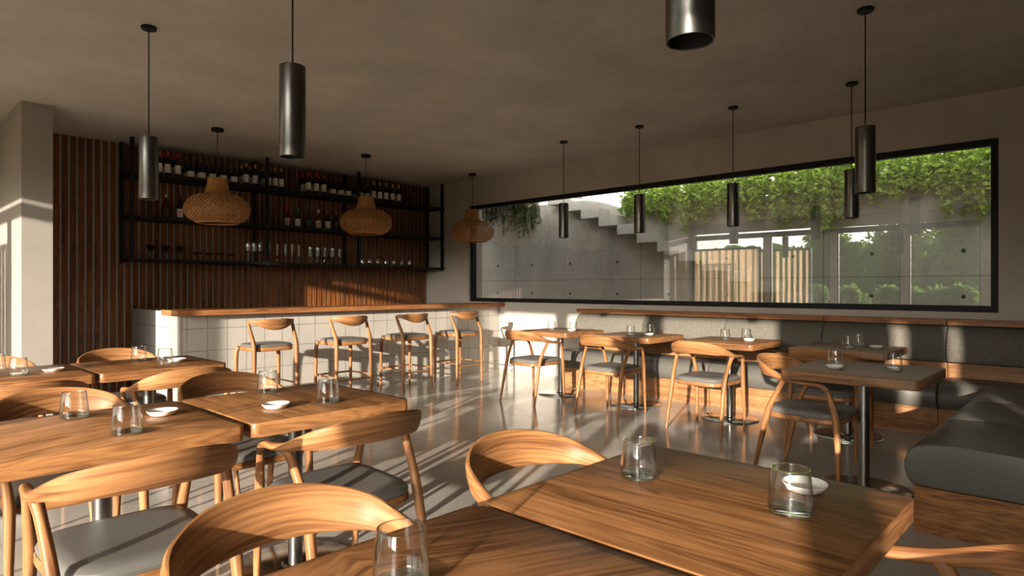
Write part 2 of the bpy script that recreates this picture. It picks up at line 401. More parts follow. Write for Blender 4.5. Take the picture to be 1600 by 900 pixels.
def prism(bm, poly, axis, a, b, bev=0.0, seg=3):
    """extrude a polygon; axis 'x': poly in (y,z); 'y': poly in (x,z); 'z': poly in (x,y)."""
    def put(p, t): return {'x': (t, p[0], p[1]), 'y': (p[0], t, p[1]), 'z': (p[0], p[1], t)}[axis]
    A = [bm.verts.new(put(p, a)) for p in poly]; B = [bm.verts.new(put(p, b)) for p in poly]
    n = len(poly)
    bm.faces.new(A[::-1]); bm.faces.new(B)
    ends = []
    for i in range(n):
        bm.faces.new((A[i], A[(i + 1) % n], B[(i + 1) % n], B[i]))
    if bev:
        bm.edges.ensure_lookup_table()
        SA, SB = set(A), set(B)
        es = [e for e in bm.edges if (e.verts[0] in SA and e.verts[1] in SA) or (e.verts[0] in SB and e.verts[1] in SB)]
        bmesh.ops.bevel(bm, geom=es, offset=bev, segments=seg, profile=0.5, affect='EDGES')
    return bm

def rrect(hx, hy, r, n=6):
    P = []
    for cx, cy, a in ((hx - r, hy - r, 0), (-hx + r, hy - r, PI / 2), (-hx + r, -hy + r, PI), (hx - r, -hy + r, 1.5 * PI)):
        for i in range(n + 1):
            q = a + PI / 2 * i / n
            P.append((cx + r * math.cos(q), cy + r * math.sin(q)))
    return P

# ------------------------------------------------------------------ room shell
XW, YB, XL, YF, ZC = 6.965, 8.646, -2.45, -3.6, 2.989      # window wall, bar wall, glazed side, wall behind the viewer, ceiling
struct('floor', bx(XL - 0.3, XW + 0.3, YF - 0.3, YB + 0.3, -0.15, 0.0), 'floor')
struct('ceiling', bx(XL - 0.3, XW + 0.3, YF - 0.3, YB + 0.3, ZC, ZC + 0.09), 'ceiling')
WY0, WY1, WZ0, WZ1 = 0.726, 7.567, 1.033, 2.575             # big window opening
bm = bmesh.new(); T = 0.3
box(bm, XW, XW + T, YF, YB + 0.3, 0, WZ0); box(bm, XW, XW + T, YF, YB + 0.3, WZ1, ZC)
box(bm, XW, XW + T, YF, WY0, WZ0, WZ1); box(bm, XW, XW + T, WY1, YB + 0.3, WZ0, WZ1)
struct('wall_right', bm, 'plaster')
struct('wall_back', bx(XL - 0.3, XW, YB, YB + 0.3, 0, ZC), 'gap')
struct('wall_front', bx(XL - 0.3, XW, YF - 0.3, YF, 0, ZC), 'plaster')
struct('wall_partition', bx(1.132, 1.373, 7.335, YB, 0, ZC), 'pillar')
# window 1: black frame with its pane
fr = bmesh.new(); fx0, fx1, fw = XW + 0.035, XW + 0.115, 0.058
box(fr, fx0, fx1, WY0, WY1, WZ0, WZ0 + fw); box(fr, fx0, fx1, WY0, WY1, WZ1 - fw, WZ1)
box(fr, fx0, fx1, WY0, WY0 + fw, WZ0 + fw, WZ1 - fw); box(fr, fx0, fx1, WY1 - fw, WY1, WZ0 + fw, WZ1 - fw)
w1 = struct('window_1', fr, 'black')
struct('pane', bx(XW + 0.07, XW + 0.082, WY0 + fw - 0.01, WY1 - fw + 0.01, WZ0 + fw - 0.01, WZ1 - fw + 0.01), 'pane', w1)
# glazed left side: columns, transom bar, head, solid part with slots invented for the sun patches
HEAD = 2.60
cols = [6.53, 4.92, 3.42, 1.94, 0.41]; CH = 0.08
bm = bmesh.new()
for y in cols: box(bm, XL - 0.12, XL, y - CH, y + CH, 0, HEAD)
box(bm, XL - 0.2, XL, -2.09, -1.10, 0, 1.36); box(bm, XL - 0.2, XL, -2.09, -1.10, 1.56, ZC); box(bm, XL - 0.2, XL, -1.20, -1.10, 1.36, 1.56); box(bm, XL - 0.2, XL, -2.09, -1.50, 1.36, 1.56); box(bm, XL - 0.2, XL, -2.53, -2.27, 0, ZC); box(bm, XL - 0.2, XL, YF, -2.67, 0, ZC); box(bm, XL - 0.2, XL, -2.67, -2.0, 0, 1.72)  # invented slots and sill shape the sun strips and floor patch
box(bm, XL - 0.2, XL, YF, -1.10, HEAD, ZC)
box(bm, XL - 0.12, XL, -1.10, YB, 2.745, ZC); box(bm, XL - 0.12, XL, -1.10, 5.0, 2.718, 2.75)  # transom slit narrowed on this stretch to trim its strip of sun
box(bm, XL - 0.12, XL, 8.55, YB, 0, ZC)
struct('wall_left', bm, 'plaster')
bar = bmesh.new(); box(bar, XL - 0.10, XL - 0.02, -1.10, 8.55, HEAD, HEAD + 0.10); struct('trim_1', bar, 'black')
edges = [8.55 + CH] + cols + [-1.10 - CH]
for i in range(len(edges) - 1):
    y1, y0 = edges[i] - CH, edges[i + 1] + CH
    f = bmesh.new()
    for a in ((y0, y0 + 0.03, 0, HEAD), (y1 - 0.03, y1, 0, HEAD), (y0 + 0.03, y1 - 0.03, 0, 0.04), (y0 + 0.03, y1 - 0.03, HEAD - 0.03, HEAD)):
        box(f, XL - 0.09, XL - 0.03, *a)
    w = struct('window_%d' % (i + 2), f, 'black')
    struct('pane', bx(XL - 0.066, XL - 0.054, y0 + 0.025, y1 - 0.025, 0.035, HEAD - 0.025), 'pane_clear', w)
# timber slats on the bar wall
bm = bmesh.new(); x = 1.385; k = 0
while x < XW - 0.02:
    box(bm, x, min(x + 0.053, XW - 0.004), YB - 0.016, YB - 0.001, 0.01, ZC - 0.004)
    x += 0.0795
sl = obj('slatted_wall_panelling', bm, 'slat', None, False); sl['kind'] = 'structure'

# ------------------------------------------------------------------ bar counter
bar = thing('bar_counter', 'long bar of pale concrete tile with a thick timber top below the slatted wall', 'bar counter', (0, 0, 0))
obj('tiled_front', bx(2.375, XW - 0.003, 6.861, 7.10, 0, 0.968), 'tile', bar, False)
obj('tiled_end', bx(2.345, 2.3745, 6.861, 7.1795, 0, 0.967), 'pillar', bar, False)
obj('return_wall', bx(2.39, 2.60, 7.18, YB - 0.045, 0, 1.0), 'tile_side', bar, False)
obj('countertop', bx(2.28, XW - 0.003, 6.745, 7.215, 0.968, 1.024, bev=0.006), 'counter', bar, False, cross=(0, 'wood_y'))

# ------------------------------------------------------------------ bar shelves
SY0, SY1, SX0, SX1 = 8.16, 8.585, 2.255, XW - 0.006
sh = thing('bar_shelf', 'black steel three tier bar shelf fixed on the slatted wall', 'shelf', (0, 0, 0))
SZ = [2.575, 2.075, 1.575]
for z in SZ: obj('shelf_board', bx(SX0, SX1, SY0, SY1, z - 0.017, z + 0.017, bev=0.003), 'black', sh, False)
for x in (2.28, 3.885, 5.30, 6.915):
    for y in (SY0 - 0.002, SY1 - 0.037):
        obj('post', bx(x - 0.02, x + 0.02, y, y + 0.038, 1.545, ZC - 0.002, bev=0.003), 'black', sh, False)

# ------------------------------------------------------------------ armchair
def superring(bm, hxf, hxb, y0, y1, z, n=40, p=0.42, s=1.0):
    """rounded trapezoid ring, wider in front (y1)."""
    vs = []; cy, hy = (y0 + y1) / 2, (y1 - y0) / 2
    for k in range(n):
        q = 2 * PI * k / n
        c, d = math.cos(q), math.sin(q)
        c = math.copysign(abs(c) ** p, c); d = math.copysign(abs(d) ** p, d)
        y = cy + hy * d * s
        w = hxb + (hxf - hxb) * (d * s + 1) / 2
        vs.append(bm.verts.new((w * c * s, y, z)))
    return vs

def loft(bm, rings, cap=True):
    for A, B in zip(rings, rings[1:]):
        n = len(A)
        for k in range(n): bm.faces.new((A[k], A[(k + 1) % n], B[(k + 1) % n], B[k]))
    if cap:
        bm.faces.new(rings[0][::-1]); bm.faces.new(rings[-1])
    return bm

def seat_shapes(hxf, hxb, y0, y1, zf, zt, pad):
    f = bmesh.new()
    loft(f, [superring(f, hxf, hxb, y0, y1, zf + 0.004, s=0.97), superring(f, hxf, hxb, y0, y1, zf + 0.012), superring(f, hxf, hxb, y0, y1, zt - 0.006), superring(f, hxf, hxb, y0, y1, zt, s=0.985)])
    g = bmesh.new()
    loft(g, [superring(g, hxf, hxb, y0, y1, zt + 0.001, s=0.975), superring(g, hxf, hxb, y0, y1, zt + pad * 0.35, s=0.99), superring(g, hxf, hxb, y0, y1, zt + pad * 0.7, s=0.965),
             superring(g, hxf, hxb, y0, y1, zt + pad * 0.95, s=0.90), superring(g, hxf, hxb, y0, y1, zt + pad, s=0.74, p=0.55), superring(g, hxf, hxb, y0, y1, zt + pad * 0.93, s=0.40, p=0.7), superring(g, hxf, hxb, y0, y1, zt + pad * 0.9, s=0.1, p=0.9)])
    return f, g

def make_chair(label, loc, rz):
    K = 0.92
    t = thing('wooden_armchair', label, 'chair', loc, rz, 'wooden armchairs')
    # backrest: arms and crest in one swept rail
    half = [(0.262, 0.205, 0.608, 0.0145, 0.0145, 0), (0.268, 0.185, 0.636, 0.015, 0.015, 0), (0.276, 0.135, 0.651, 0.0165, 0.0145, 0), (0.284, 0.04, 0.658, 0.019, 0.0148, 0),
            (0.287, -0.045, 0.670, 0.020, 0.018, 0.05), (0.273, -0.130, 0.696, 0.0165, 0.0255, 0.16), (0.228, -0.212, 0.717, 0.0130, 0.043, 0.30), (0.125, -0.274, 0.735, 0.011, 0.0565, 0.40)]
    mid = [(0.0, -0.295, 0.741, 0.011, 0.061, 0.42)]
    half = [(a * K, *q) for a, *q in half]
    rows = half + mid + [(-a, b, c, d, e, f) for a, b, c, d, e, f in half[::-1]]
    bm = bmesh.new(); sweep(bm, rows, 5, 16, up=(0, 0, 1), power=0.85)
    obj('backrest', bm, 'wood_g', t)
    for s in (K, -K):
        obj('leg', tube([(s * 0.250, 0.268, 0), (s * 0.247, 0.262, 0.2), (s * 0.243, 0.252, 0.40), (s * 0.246, 0.243, 0.47), (s * 0.255, 0.222, 0.56), (s * 0.262, 0.205, 0.610)], [0.0115, 0.0155, 0.0195, 0.019, 0.016, 0.0142], 5, 12), 'wood_g', t)
        obj('leg', tube([(s * 0.276, -0.265, 0), (s * 0.269, -0.222, 0.2), (s * 0.263, -0.178, 0.40), (s * 0.266, -0.145, 0.50), (s * 0.276, -0.085, 0.61), (s * 0.284, -0.05, 0.664)], [0.0115, 0.016, 0.0205, 0.0185, 0.0165, 0.019], 5, 12), 'wood_g', t)
    f, g = seat_shapes(0.240, 0.212, -0.225, 0.262, 0.398, 0.436, 0.040)
    obj('seat_frame', f, 'wood_x', t); obj('seat', g, 'seat_leather', t)
    return t

R90 = PI / 2
spots = [  # x, y, rotation of the front, label
    (1.43, 1.10, PI, 'armchair at the far side of the foreground table, its curved back facing the tumbler'),
    (0.65, 1.09, PI, 'armchair cut by the bottom picture edge, its curved back behind the nearest tumbler'),
    (1.37, 0.32, 0, 'wooden armchair in the bottom right corner, only its dark arm showing beside the foreground table'),
    (1.375, 2.24, 0, 'armchair with shadow stripes across its grey seat, pulled up to the middle left table'),
    (0.63, 2.235, 0, 'armchair with a broad sunlit backrest in the lower left, grey seat towards the viewer'),
    (1.40, 3.21, PI, 'armchair with a shaded backrest peeking over the far edge of the middle left table'),
    (0.645, 3.21, PI, 'armchair at the left edge whose backrest curves up behind a tumbler on the left table'),
    (1.40, 4.125, 0, 'armchair with a swooping arm in front of the table nearest the bar end'),
    (0.645, 4.125, 0, 'armchair with its back shaded at right, before the far left table'),
    (1.40, 5.20, PI, 'armchair almost hidden beyond the far left table, only its rail top before the slats'),
    (0.645, 5.20, PI, 'armchair beyond the leftmost table, thin dark sliver of rail before the concrete pillar'),
    (5.30, 4.70, -R90, 'armchair next to the bar corner, at the window table farthest from the viewer'),
    (5.30, 3.655, -R90, 'armchair with one shaded leg at the second window table from the bar'),
    (5.30, 2.63, -R90, 'fully sunlit armchair at the third window table from the bar'),
    (5.30, 1.604, -R90, 'armchair in shade between the grey topped table and the bench by the window'),
    (4.41, 1.465, PI - 0.05, 'armchair seen from its side at the grey looking table by the leather bench'),
]
ch0 = make_chair(spots[0][3], (spots[0][0], spots[0][1], 0), spots[0][2])
for x, y, r, lb in spots[1:]: dup(ch0, (x, y, 0), r, lb)

# ------------------------------------------------------------------ bar stools
def make_stool(label, loc, rz):
    t = thing('bar_stool', label, 'stool', loc, rz, 'bar stools')
    half = [(0.232, -0.085, 0.905, 0.014, 0.016, 0), (0.222, -0.125, 0.912, 0.013, 0.020, 0.05), (0.185, -0.175, 0.907, 0.011, 0.028, 0.15), (0.10, -0.215, 0.893, 0.011, 0.052, 0.22)]
    rows = half + [(0.0, -0.228, 0.884, 0.011, 0.060, 0.24)] + [(-a, b, c, d, e, f) for a, b, c, d, e, f in half[::-1]]
    bm = bmesh.new(); sweep(bm, rows, 5, 14, up=(0, 0, 1), power=0.85); obj('backrest', bm, 'wood_g', t)
    for s in (1, -1):
        obj('leg', tube([(s * 0.228, -0.212, 0), (s * 0.226, -0.208, 0.3), (s * 0.222, -0.205, 0.60), (s * 0.223, -0.19, 0.70), (s * 0.228, -0.135, 0.81), (s * 0.232, -0.088, 0.905)], [0.014, 0.0185, 0.023, 0.0215, 0.018, 0.016], 5, 12), 'wood_g', t)
        obj('leg', tube([(s * 0.232, 0.205, 0), (s * 0.230, 0.203, 0.3), (s * 0.225, 0.198, 0.58), (s * 0.21, 0.18, 0.648)], [0.014, 0.0185, 0.0215, 0.0205], 5, 12), 'wood_g', t)
        obj('stretcher', tube([(s * 0.229, -0.206, 0.27), (s * 0.230, 0.2, 0.27)], 0.0095, 2, 8), 'wood_g', t)
    obj('stretcher', tube([(-0.227, -0.207, 0.235), (0.227, -0.207, 0.235)], 0.0095, 2, 8), 'wood_g', t)
    obj('footrest', tube([(-0.23, 0.203, 0.27), (0.23, 0.203, 0.27)], 0.011, 2, 8), 'wood_g', t)
    f, g = seat_shapes(0.225, 0.215, -0.21, 0.205, 0.612, 0.658, 0.030)
    obj('seat_frame', f, 'wood_x', t); obj('seat', g, 'seat_leather', t)
    return t
st = [(3.00, 6.33, 0.0, 'bar stool nearest the bar end beside the slats, leftmost of the four'), (3.90, 6.33, 0.03, 'second bar stool from the bar end, its footrest just above the table corner'),
      (4.78, 6.33, 0.06, 'third bar stool from the bar end, wicker lamp to its upper left'), (5.64, 6.33, 0.04, 'bar stool nearest the window wall, rightmost of the four')]
s0 = make_stool(st[0][3], (st[0][0], st[0][1], 0), st[0][2])
for x, y, r, lb in st[1:]: dup(s0, (x, y, 0), r, lb)

# ------------------------------------------------------------------ tables
def make_table(label, x, y, mat, hx=0.3675, hy=0.3675):
    t = thing('dining_table', label, 'table', (x, y, 0), 0, 'pedestal dining tables')
    bm = bmesh.new()
    prism(bm, rrect(hx, hy, 0.028), 'z', 0.695, 0.75, bev=0.004, seg=2)
    obj('tabletop', bm, mat, t, angle=0.9, cross=(1, 'wood_x'))
    obj('pedestal', lth([(0.0, 0.012), (0.031, 0.012), (0.031, 0.692), (0, 0.692)], 24), 'steel', t)
    obj('base_plate', lth([(0, 0.0), (0.262, 0.0), (0.265, 0.004), (0.265, 0.010), (0.258, 0.0145), (0.06, 0.016), (0.05, 0.024), (0, 0.024)], 48), 'chrome', t)
    obj('mounting_plate', bx(-0.14, 0.14, -0.14, 0.14, 0.685, 0.694), 'black', t, False)
    return t
ROW = [4.723, 3.684, 2.644, 1.604]
make_table('foreground table with straight grain, two tumblers and a dish on it', 1.408, 0.712, 'top_y', 0.373, 0.3675)
make_table('table in the lowest foreground with diagonal veneer, one tumbler standing on it', 0.650, 0.712, 'top_d')
make_table('middle left table with a dish between two tumblers, set before the striped armchair', 1.400, 2.672, 'top_y', 0.36)
make_table('left table with diagonal veneer at the left picture edge, dish and two tumblers on it', 0.648, 2.672, 'top_d')
make_table('table nearest the bar end with a dish just behind two tumblers', 1.398, 4.665, 'top_y')
make_table('far left table reaching out of the picture before the concrete pillar', 0.645, 4.665, 'top_d')
for y, lb in zip(ROW, ['window table next to the bar corner at the bench end', 'second window table from the bar along the bench', 'third window table from the bar, sunlit edge, along the bench', 'fourth window table, shaded grey top, behind the table by the bench']):
    make_table(lb, 5.845, y + 0.02, 'top_y')
make_table('shaded grey looking table in front of the leather bench end at right', 4.362, 1.122, 'top_y', 0.392, 0.3675)

# ------------------------------------------------------------------ tumblers and dishes
def make_tumbler(label, x, y):
    t = thing('drinking_glass', label, 'glass', (x, y, 0.7505), random.random(), 'water tumblers')
    obj('glass_body', lth([(0.0, 0.0), (0.040, 0.0), (0.0465, 0.004), (0.0488, 0.014), (0.0478, 0.035), (0.0408, 0.099), (0.0400, 0.1003), (0.0392, 0.099), (0.0460, 0.036), (0.0468, 0.018), (0.044, 0.0125), (0, 0.0115)], 40), 'glass', t)
    obj('glass_base', lth([(0, 0.0015), (0.0385, 0.0015), (0.0448, 0.005), (0.0458, 0.0115), (0.043, 0.0118), (0, 0.0108)], 40), 'glass_base', t)
    obj('rim', lth([(0.0388, 0.0990), (0.0413, 0.0990), (0.0415, 0.1002), (0.0408, 0.1012), (0.0392, 0.1012), (0.0386, 0.1002), (0.0388, 0.0990)], 40), 'glass_rim', t)
    return t
def make_dish(label, x, y):
    bm = lth([(0, 0), (0.034, 0), (0.044, 0.004), (0.054, 0.016), (0.0585, 0.0245), (0.0578, 0.0262), (0.0560, 0.0258), (0.0505, 0.017), (0.040, 0.008), (0.0, 0.006)], 40)
    o = obj('small_dish', bm, 'white'); o.location = (x, y, 0.7505); o.rotation_euler = (0, 0, 0.4); o.scale = (1.0, 0.9, 0.82)
    return tag(o, label, 'dish', 'small white dishes')
G = [((1.448, 0.910), 'clear tumbler on the far side of the foreground table, bright lamp glint inside'),
     ((1.455, 0.522), 'clear tumbler in front of the white dish on the foreground table'),
     ((0.645, 0.868), 'largest looking tumbler at the bottom edge, before a curved chair back'),
     ((0.614, 2.916), 'tumbler on the left table standing before a curved armchair back'),
     ((0.671, 2.466), 'tumbler on the left table nearest its dish, glinting in the sun'),
     ((1.405, 2.954), 'tumbler at the far edge of the middle left table, below the first bar stool'),
     ((1.461, 2.499), 'tumbler at the right of the middle left table, below the second bar stool'),
     ((1.397, 4.860), 'tumbler on the table nearest the bar end, before the slatted wall'),
     ((1.458, 4.532), 'tumbler on the table nearest the bar end, before the bright bar end'),
     ((0.690, 4.560), 'tumbler on the far left table, nearer its dish'),
     ((0.630, 4.860), 'tumbler on the far left table, cut by the left picture edge'),
     ((5.779, 4.830), 'tumbler at the left of the window table in the bar corner'),
     ((5.950, 4.640), 'tumbler by the dish on the window table in the bar corner'),
     ((5.726, 3.700), 'left tumbler on the second window table from the bar'),
     ((6.105, 3.690), 'right tumbler above the dish on the second window table from the bar'),
     ((5.860, 2.717), 'left tumbler on the third window table from the bar'),
     ((6.075, 2.601), 'right tumbler above the dish on the third window table from the bar'),
     ((5.797, 1.608), 'front tumbler of the overlapping two on the shaded window table'),
     ((6.055, 1.600), 'rear tumbler of the overlapping two on the shaded window table'),
     ((4.388, 1.291), 'tumbler beside the dish on the table before the leather bench'),
     ((4.426, 0.975), 'tumbler standing alone at the right of the table before the leather bench')]
g0 = make_tumbler(G[0][1], *G[0][0])
for (x, y), lb in G[1:]: dup(g0, (x, y, 0.7505), random.random() * 3, lb)
for (x, y), lb in [((1.641, 0.554), 'white dish partly behind a tumbler on the foreground table'), ((0.866, 2.722), 'white dish on the left table, at the seam with its neighbour'),
                   ((1.242, 2.537), 'white dish between two tumblers on the middle left table'), ((1.560, 4.620), 'white dish on the table nearest the bar end'), ((0.863, 4.605), 'white dish on the far left table'),
                   ((5.820, 4.560), 'white dish on the window table in the bar corner'), ((5.855, 3.555), 'white dish on the second window table from the bar'), ((5.876, 2.488), 'white dish on the third window table from the bar'),
                   ((5.900, 1.425), 'shaded dish on the window table behind the bench end table'), ((4.247, 1.255), 'shaded dish on the table before the leather bench')]:
    make_dish(lb, x, y)

# ------------------------------------------------------------------ banquettes
def make_bench(label, loc, rz, L, back=True):
    t = thing('banquette_bench', label, 'bench', loc, rz, 'upholstered bench units')
    g = 0.0035
    obj('plinth', bx(g, L - g, 0.02, 0.61, 0, 0.232), 'bench_wood', t, False, cross=(0, 'wood_y'))
    seat = [(0.02, 0.234), (-0.012, 0.262), (-0.026, 0.31), (-0.026, 0.36), (-0.008, 0.408), (0.03, 0.441), (0.08, 0.457), (0.20, 0.463), (0.46, 0.455), (0.46, 0.234)]
    if not back: seat[-2:] = [(0.62, 0.46), (0.62, 0.234)]
    bm = bmesh.new(); prism(bm, seat, 'x', g, L - g, bev=0.014, seg=3); obj('seat_cushion', bm, 'leather', t)
    if not back: return t
    obj('back_board', bx(g, L - g, 0.462, 0.61, 0.234, 0.585), 'bench_wood', t, False)
    back = [(0.61, 0.588), (0.42, 0.588), (0.375, 0.60), (0.352, 0.635), (0.35, 0.70), (0.362, 0.77), (0.388, 0.835), (0.425, 0.882), (0.475, 0.912), (0.53, 0.919), (0.61, 0.919)]
    bm = bmesh.new(); prism(bm, back, 'x', g, L - g, bev=0.012, seg=3); obj('back_cushion', bm, 'boucle', t)
    obj('ledge', bx(g, L - g, 0.405, 0.628, 0.921, 0.972, bev=0.003), 'counter', t, False)
    return t
ys = [5.20, 4.16, 3.12, 2.10, 1.07, 0.04]
names = ['bench unit at the bar end of the window wall, behind the corner table', 'second bench unit under the window, counted from the bar', 'third bench unit under the window, half its back sunlit',
         'shaded bench unit under the window, behind the fourth window table', 'bench unit in the corner under the window, two light spots on its back']
for i in range(5): make_bench(names[i], (6.33, ys[i], 0), -R90, ys[i] - ys[i + 1])
xs = [3.80, 4.66, 5.50, 6.33]
names2 = ['leather bench unit at lower right, its rounded end towards the viewer', 'middle leather bench unit of the row at right', 'leather bench unit meeting the window bench in the corner']
for i in range(3): make_bench(names2[i], (xs[i + 1], 0.765, 0), PI, xs[i + 1] - xs[i], False)

# ------------------------------------------------------------------ cylinder pendants
def make_cyl(label, x, y):
    t = thing('pendant_lamp', label, 'lamp', (x, y, ZC), 0, 'metal cylinder pendants')
    obj('canopy', lth([(0, -0.001), (0.046, -0.001), (0.047, -0.018), (0.043, -0.022), (0.008, -0.024), (0, -0.024)], 28), 'black', t)
    obj('cord', lth([(0, -0.02), (0.0042, -0.02), (0.0042, -0.72), (0, -0.72)], 8), 'cord', t)
    z0, z1 = -1.146, -0.735
    obj('lamp_shade', lth([(0.0, z1), (0.055, z1), (0.0575, z1 - 0.003), (0.0575, z0 + 0.002), (0.0565, z0), (0.0535, z0 + 0.001), (0.053, z0 + 0.004)], 40), 'gunmetal', t)
    obj('inner_tube', lth([(0.053, z0 + 0.003), (0.0525, z0 + 0.22), (0.0, z0 + 0.23)], 32), 'inner', t)
    return t
cyl = [(1.396, 0.735, 'cylinder pendant cut by the top edge, above the foreground table'), (1.396, 2.690, 'large steel cylinder pendant with a bright vertical glint, above the middle left table'),
       (1.396, 4.650, 'steel cylinder pendant in front of the left end of the bar shelf'), (4.373, 1.117, 'larger of the two overlapping dark pendants before the window'),
       (5.873, 1.604, 'smaller of the two overlapping dark pendants before the window'), (5.873, 2.644, 'dark pendant hanging before the middle of the green vines'),
       (5.873, 3.684, 'dark pendant hanging before the bright sky at the top of the steps'), (5.873, 4.723, 'dark pendant hanging before the shaded concrete wall left of the steps')]
c0 = make_cyl(cyl[0][2], cyl[0][0], cyl[0][1])
for x, y, lb in cyl[1:]: dup(c0, (x, y, ZC), 0, lb)

# ------------------------------------------------------------------ wicker pendants
def wick_prof(t):
    P = [(0.205, -1.030), (0.258, -1.008), (0.308, -0.966), (0.331, -0.905), (0.329, -0.850), (0.288, -0.780), (0.228, -0.740), (0.128, -0.712)]
    f = t * (len(P) - 1); i = min(int(f), len(P) - 2)
    p0, p1, p2, p3 = P[max(i - 1, 0)], P[i], P[i + 1], P[min(i + 2, len(P) - 1)]; u = f - i
    return [0.5 * ((2 * b) + (-a + c) * u + (2 * a - 5 * b + 4 * c - d) * u * u + (-a + 3 * b - 3 * c + d) * u ** 3) for a, b, c, d in zip(p0, p1, p2, p3)]
def make_wicker(label, x, y):
    t = thing('wicker_pendant', label, 'lamp', (x, y, ZC), 0, 'wicker pendants')
    obj('canopy', lth([(0, -0.001), (0.062, -0.001), (0.064, -0.030), (0.058, -0.035), (0.01, -0.037), (0, -0.037)], 28), 'black', t)
    obj('cord', lth([(0, -0.03), (0.0045, -0.03), (0.0045, -0.56), (0, -0.56)], 8), 'cord', t)
    V, F = [], []
    ns, n = 42, 26
    for d in (1, -1):
        for s in range(ns):
            b = len(V)
            for i in range(n + 1):
                tt = i / n
                r, z = wick_prof(tt)
                r += 0.0016 * d * (1 if (i + s) % 2 else -1)
                a = 2 * PI * s / ns + d * tt * 2.1
                hw = 0.0090 * (0.40 + 0.60 * r / 0.331) / max(r, 0.10) * 0.95
                for e in (-hw, hw): V.append((r * math.cos(a + e), r * math.sin(a + e), z))
                for e in (hw, -hw): V.append(((r - 0.0018) * math.cos(a + e), (r - 0.0018) * math.sin(a + e), z))
            for i in range(n):
                o = b + 4 * i
                for k in range(4):
                    F.append((o + k, o + (k + 1) % 4, o + 4 + (k + 1) % 4, o + 4 + k))
    obj('woven_shade', (V, F), 'wicker', t, False)
    obj('neck', lth([(0.130, -0.714), (0.117, -0.67), (0.105, -0.61), (0.100, -0.553), (0.097, -0.550), (0.093, -0.556), (0.099, -0.61), (0.111, -0.67), (0.124, -0.716)], 40), 'wicker', t)
    obj('collar', lth([(0.131, -0.721), (0.137, -0.714), (0.132, -0.705), (0.124, -0.713), (0.131, -0.721)], 40), 'wicker', t)
    obj('rim', lth([(0.224, -1.024), (0.207, -1.039), (0.194, -1.036), (0.196, -1.026), (0.207, -1.026), (0.224, -1.024)], 44), 'wicker', t)
    obj('top_plate', lth([(0, -0.556), (0.094, -0.556), (0.094, -0.560), (0, -0.560)], 32), 'wicker', t)
    return t
wk = [(2.800, 'woven wicker pendant above the left half of the bar, the largest looking of the three'), (4.692, 'woven wicker pendant above the middle of the bar'), (6.584, 'woven wicker pendant in the window corner, the smallest looking of the three')]
w0 = make_wicker(wk[0][1], wk[0][0], 7.073)
for x, lb in wk[1:]: dup(w0, (x, 7.073, ZC), 0, lb)

# ------------------------------------------------------------------ bottles
VIEW = math.atan2(-8.3, -4.3)              # labels turned towards the room
def bottle(name, label, cat, x, y, z, kind, cap, group, lab='paper', glass='bottle', mark=None):
    t = thing(name, label, cat, (x, y, z + 0.0005), 0, group)
    if kind == 'wine':
        prof = [(0, 0), (0.034, 0), (0.037, 0.004), (0.037, 0.175), (0.034, 0.195), (0.022, 0.222), (0.0145, 0.24), (0.0138, 0.298), (0, 0.298)]
        lz = (0.045, 0.150); cz = (0.248, 0.302, 0.0152); lr = 0.0374
    elif kind == 'squat':
        prof = [(0, 0), (0.044, 0), (0.047, 0.004), (0.047, 0.105), (0.043, 0.135), (0.03, 0.16), (0.0155, 0.172), (0.014, 0.205), (0, 0.205)]
        lz = (0.030, 0.098); cz = (0.198, 0.226, 0.0175); lr = 0.0474
    elif kind == 'decanter':
        prof = [(0, 0), (0.05, 0), (0.055, 0.006), (0.055, 0.09), (0.045, 0.15), (0.025, 0.20), (0.016, 0.225), (0.015, 0.255), (0, 0.255)]
        lz = None; cz = (0.253, 0.295, 0.012); lr = 0.055
    else:
        prof = [(0, 0), (0.036, 0), (0.039, 0.004), (0.039, 0.145), (0.035, 0.168), (0.019, 0.195), (0.0145, 0.21), (0.0138, 0.272), (0, 0.272)]
        lz = (0.025, 0.128); cz = (0.236, 0.294, 0.0158); lr = 0.0394
    obj('bottle_body', lth(prof, 24), glass, t)
    obj('cap', lth([(0, cz[1]), (cz[2] * 0.9, cz[1]), (cz[2], cz[1] - 0.003), (cz[2], cz[0]), (0.0139, cz[0] - 0.001)], 18), cap, t)
    if lz:
        lbl = obj('label', lth([(lr, lz[0]), (lr + 0.0006, lz[0] + 0.001), (lr + 0.0006, lz[1] - 0.001), (lr, lz[1])], 14, a0=VIEW - 1.15, a1=VIEW + 1.15), lab, t)
        if mark:
            bm = bmesh.new(); zc = (lz[0] + lz[1]) / 2 + 0.012; c = bm.verts.new(((lr + 0.0012) * math.cos(VIEW), (lr + 0.0012) * math.sin(VIEW), zc)); rg = []
            for k in range(14):
                q = 2 * PI * k / 14; rr = 0.016 if kind != 'wine' else 0.007
                a = VIEW + rr * math.cos(q) / lr
                rg.append(bm.verts.new(((lr + 0.0012) * math.cos(a), (lr + 0.0012) * math.sin(a), zc + rr * math.sin(q))))
            for k in range(14): bm.faces.new((c, rg[k], rg[(k + 1) % 14]))
            obj('print', bm, mark, lbl)
    return t
ZT = SZ[0] + 0.017; ZM = SZ[1] + 0.017; ZB = SZ[2] + 0.017
def rowof(kind, cap, front, back, fl, bl, grp, mark=None):
    first = None
    for xs_, yy, lb in ((front, 8.285, fl), (back, 8.46, bl)):
        for x in xs_:
            if first is None: first = bottle('bottle', lb, 'bottle', x, yy, ZT, kind, cap, grp, mark=mark)
            else: dup(first, (x, yy, ZT + 0.0005), 0, lb)
rowof('wine', 'red', [2.60, 2.695, 2.81], [2.70, 2.82], 'dark bottle with red foil cap, front row at the left end of the top shelf', 'dark bottle with red foil cap, back row at the left end of the top shelf', 'red capped bottles at the left of the top shelf')
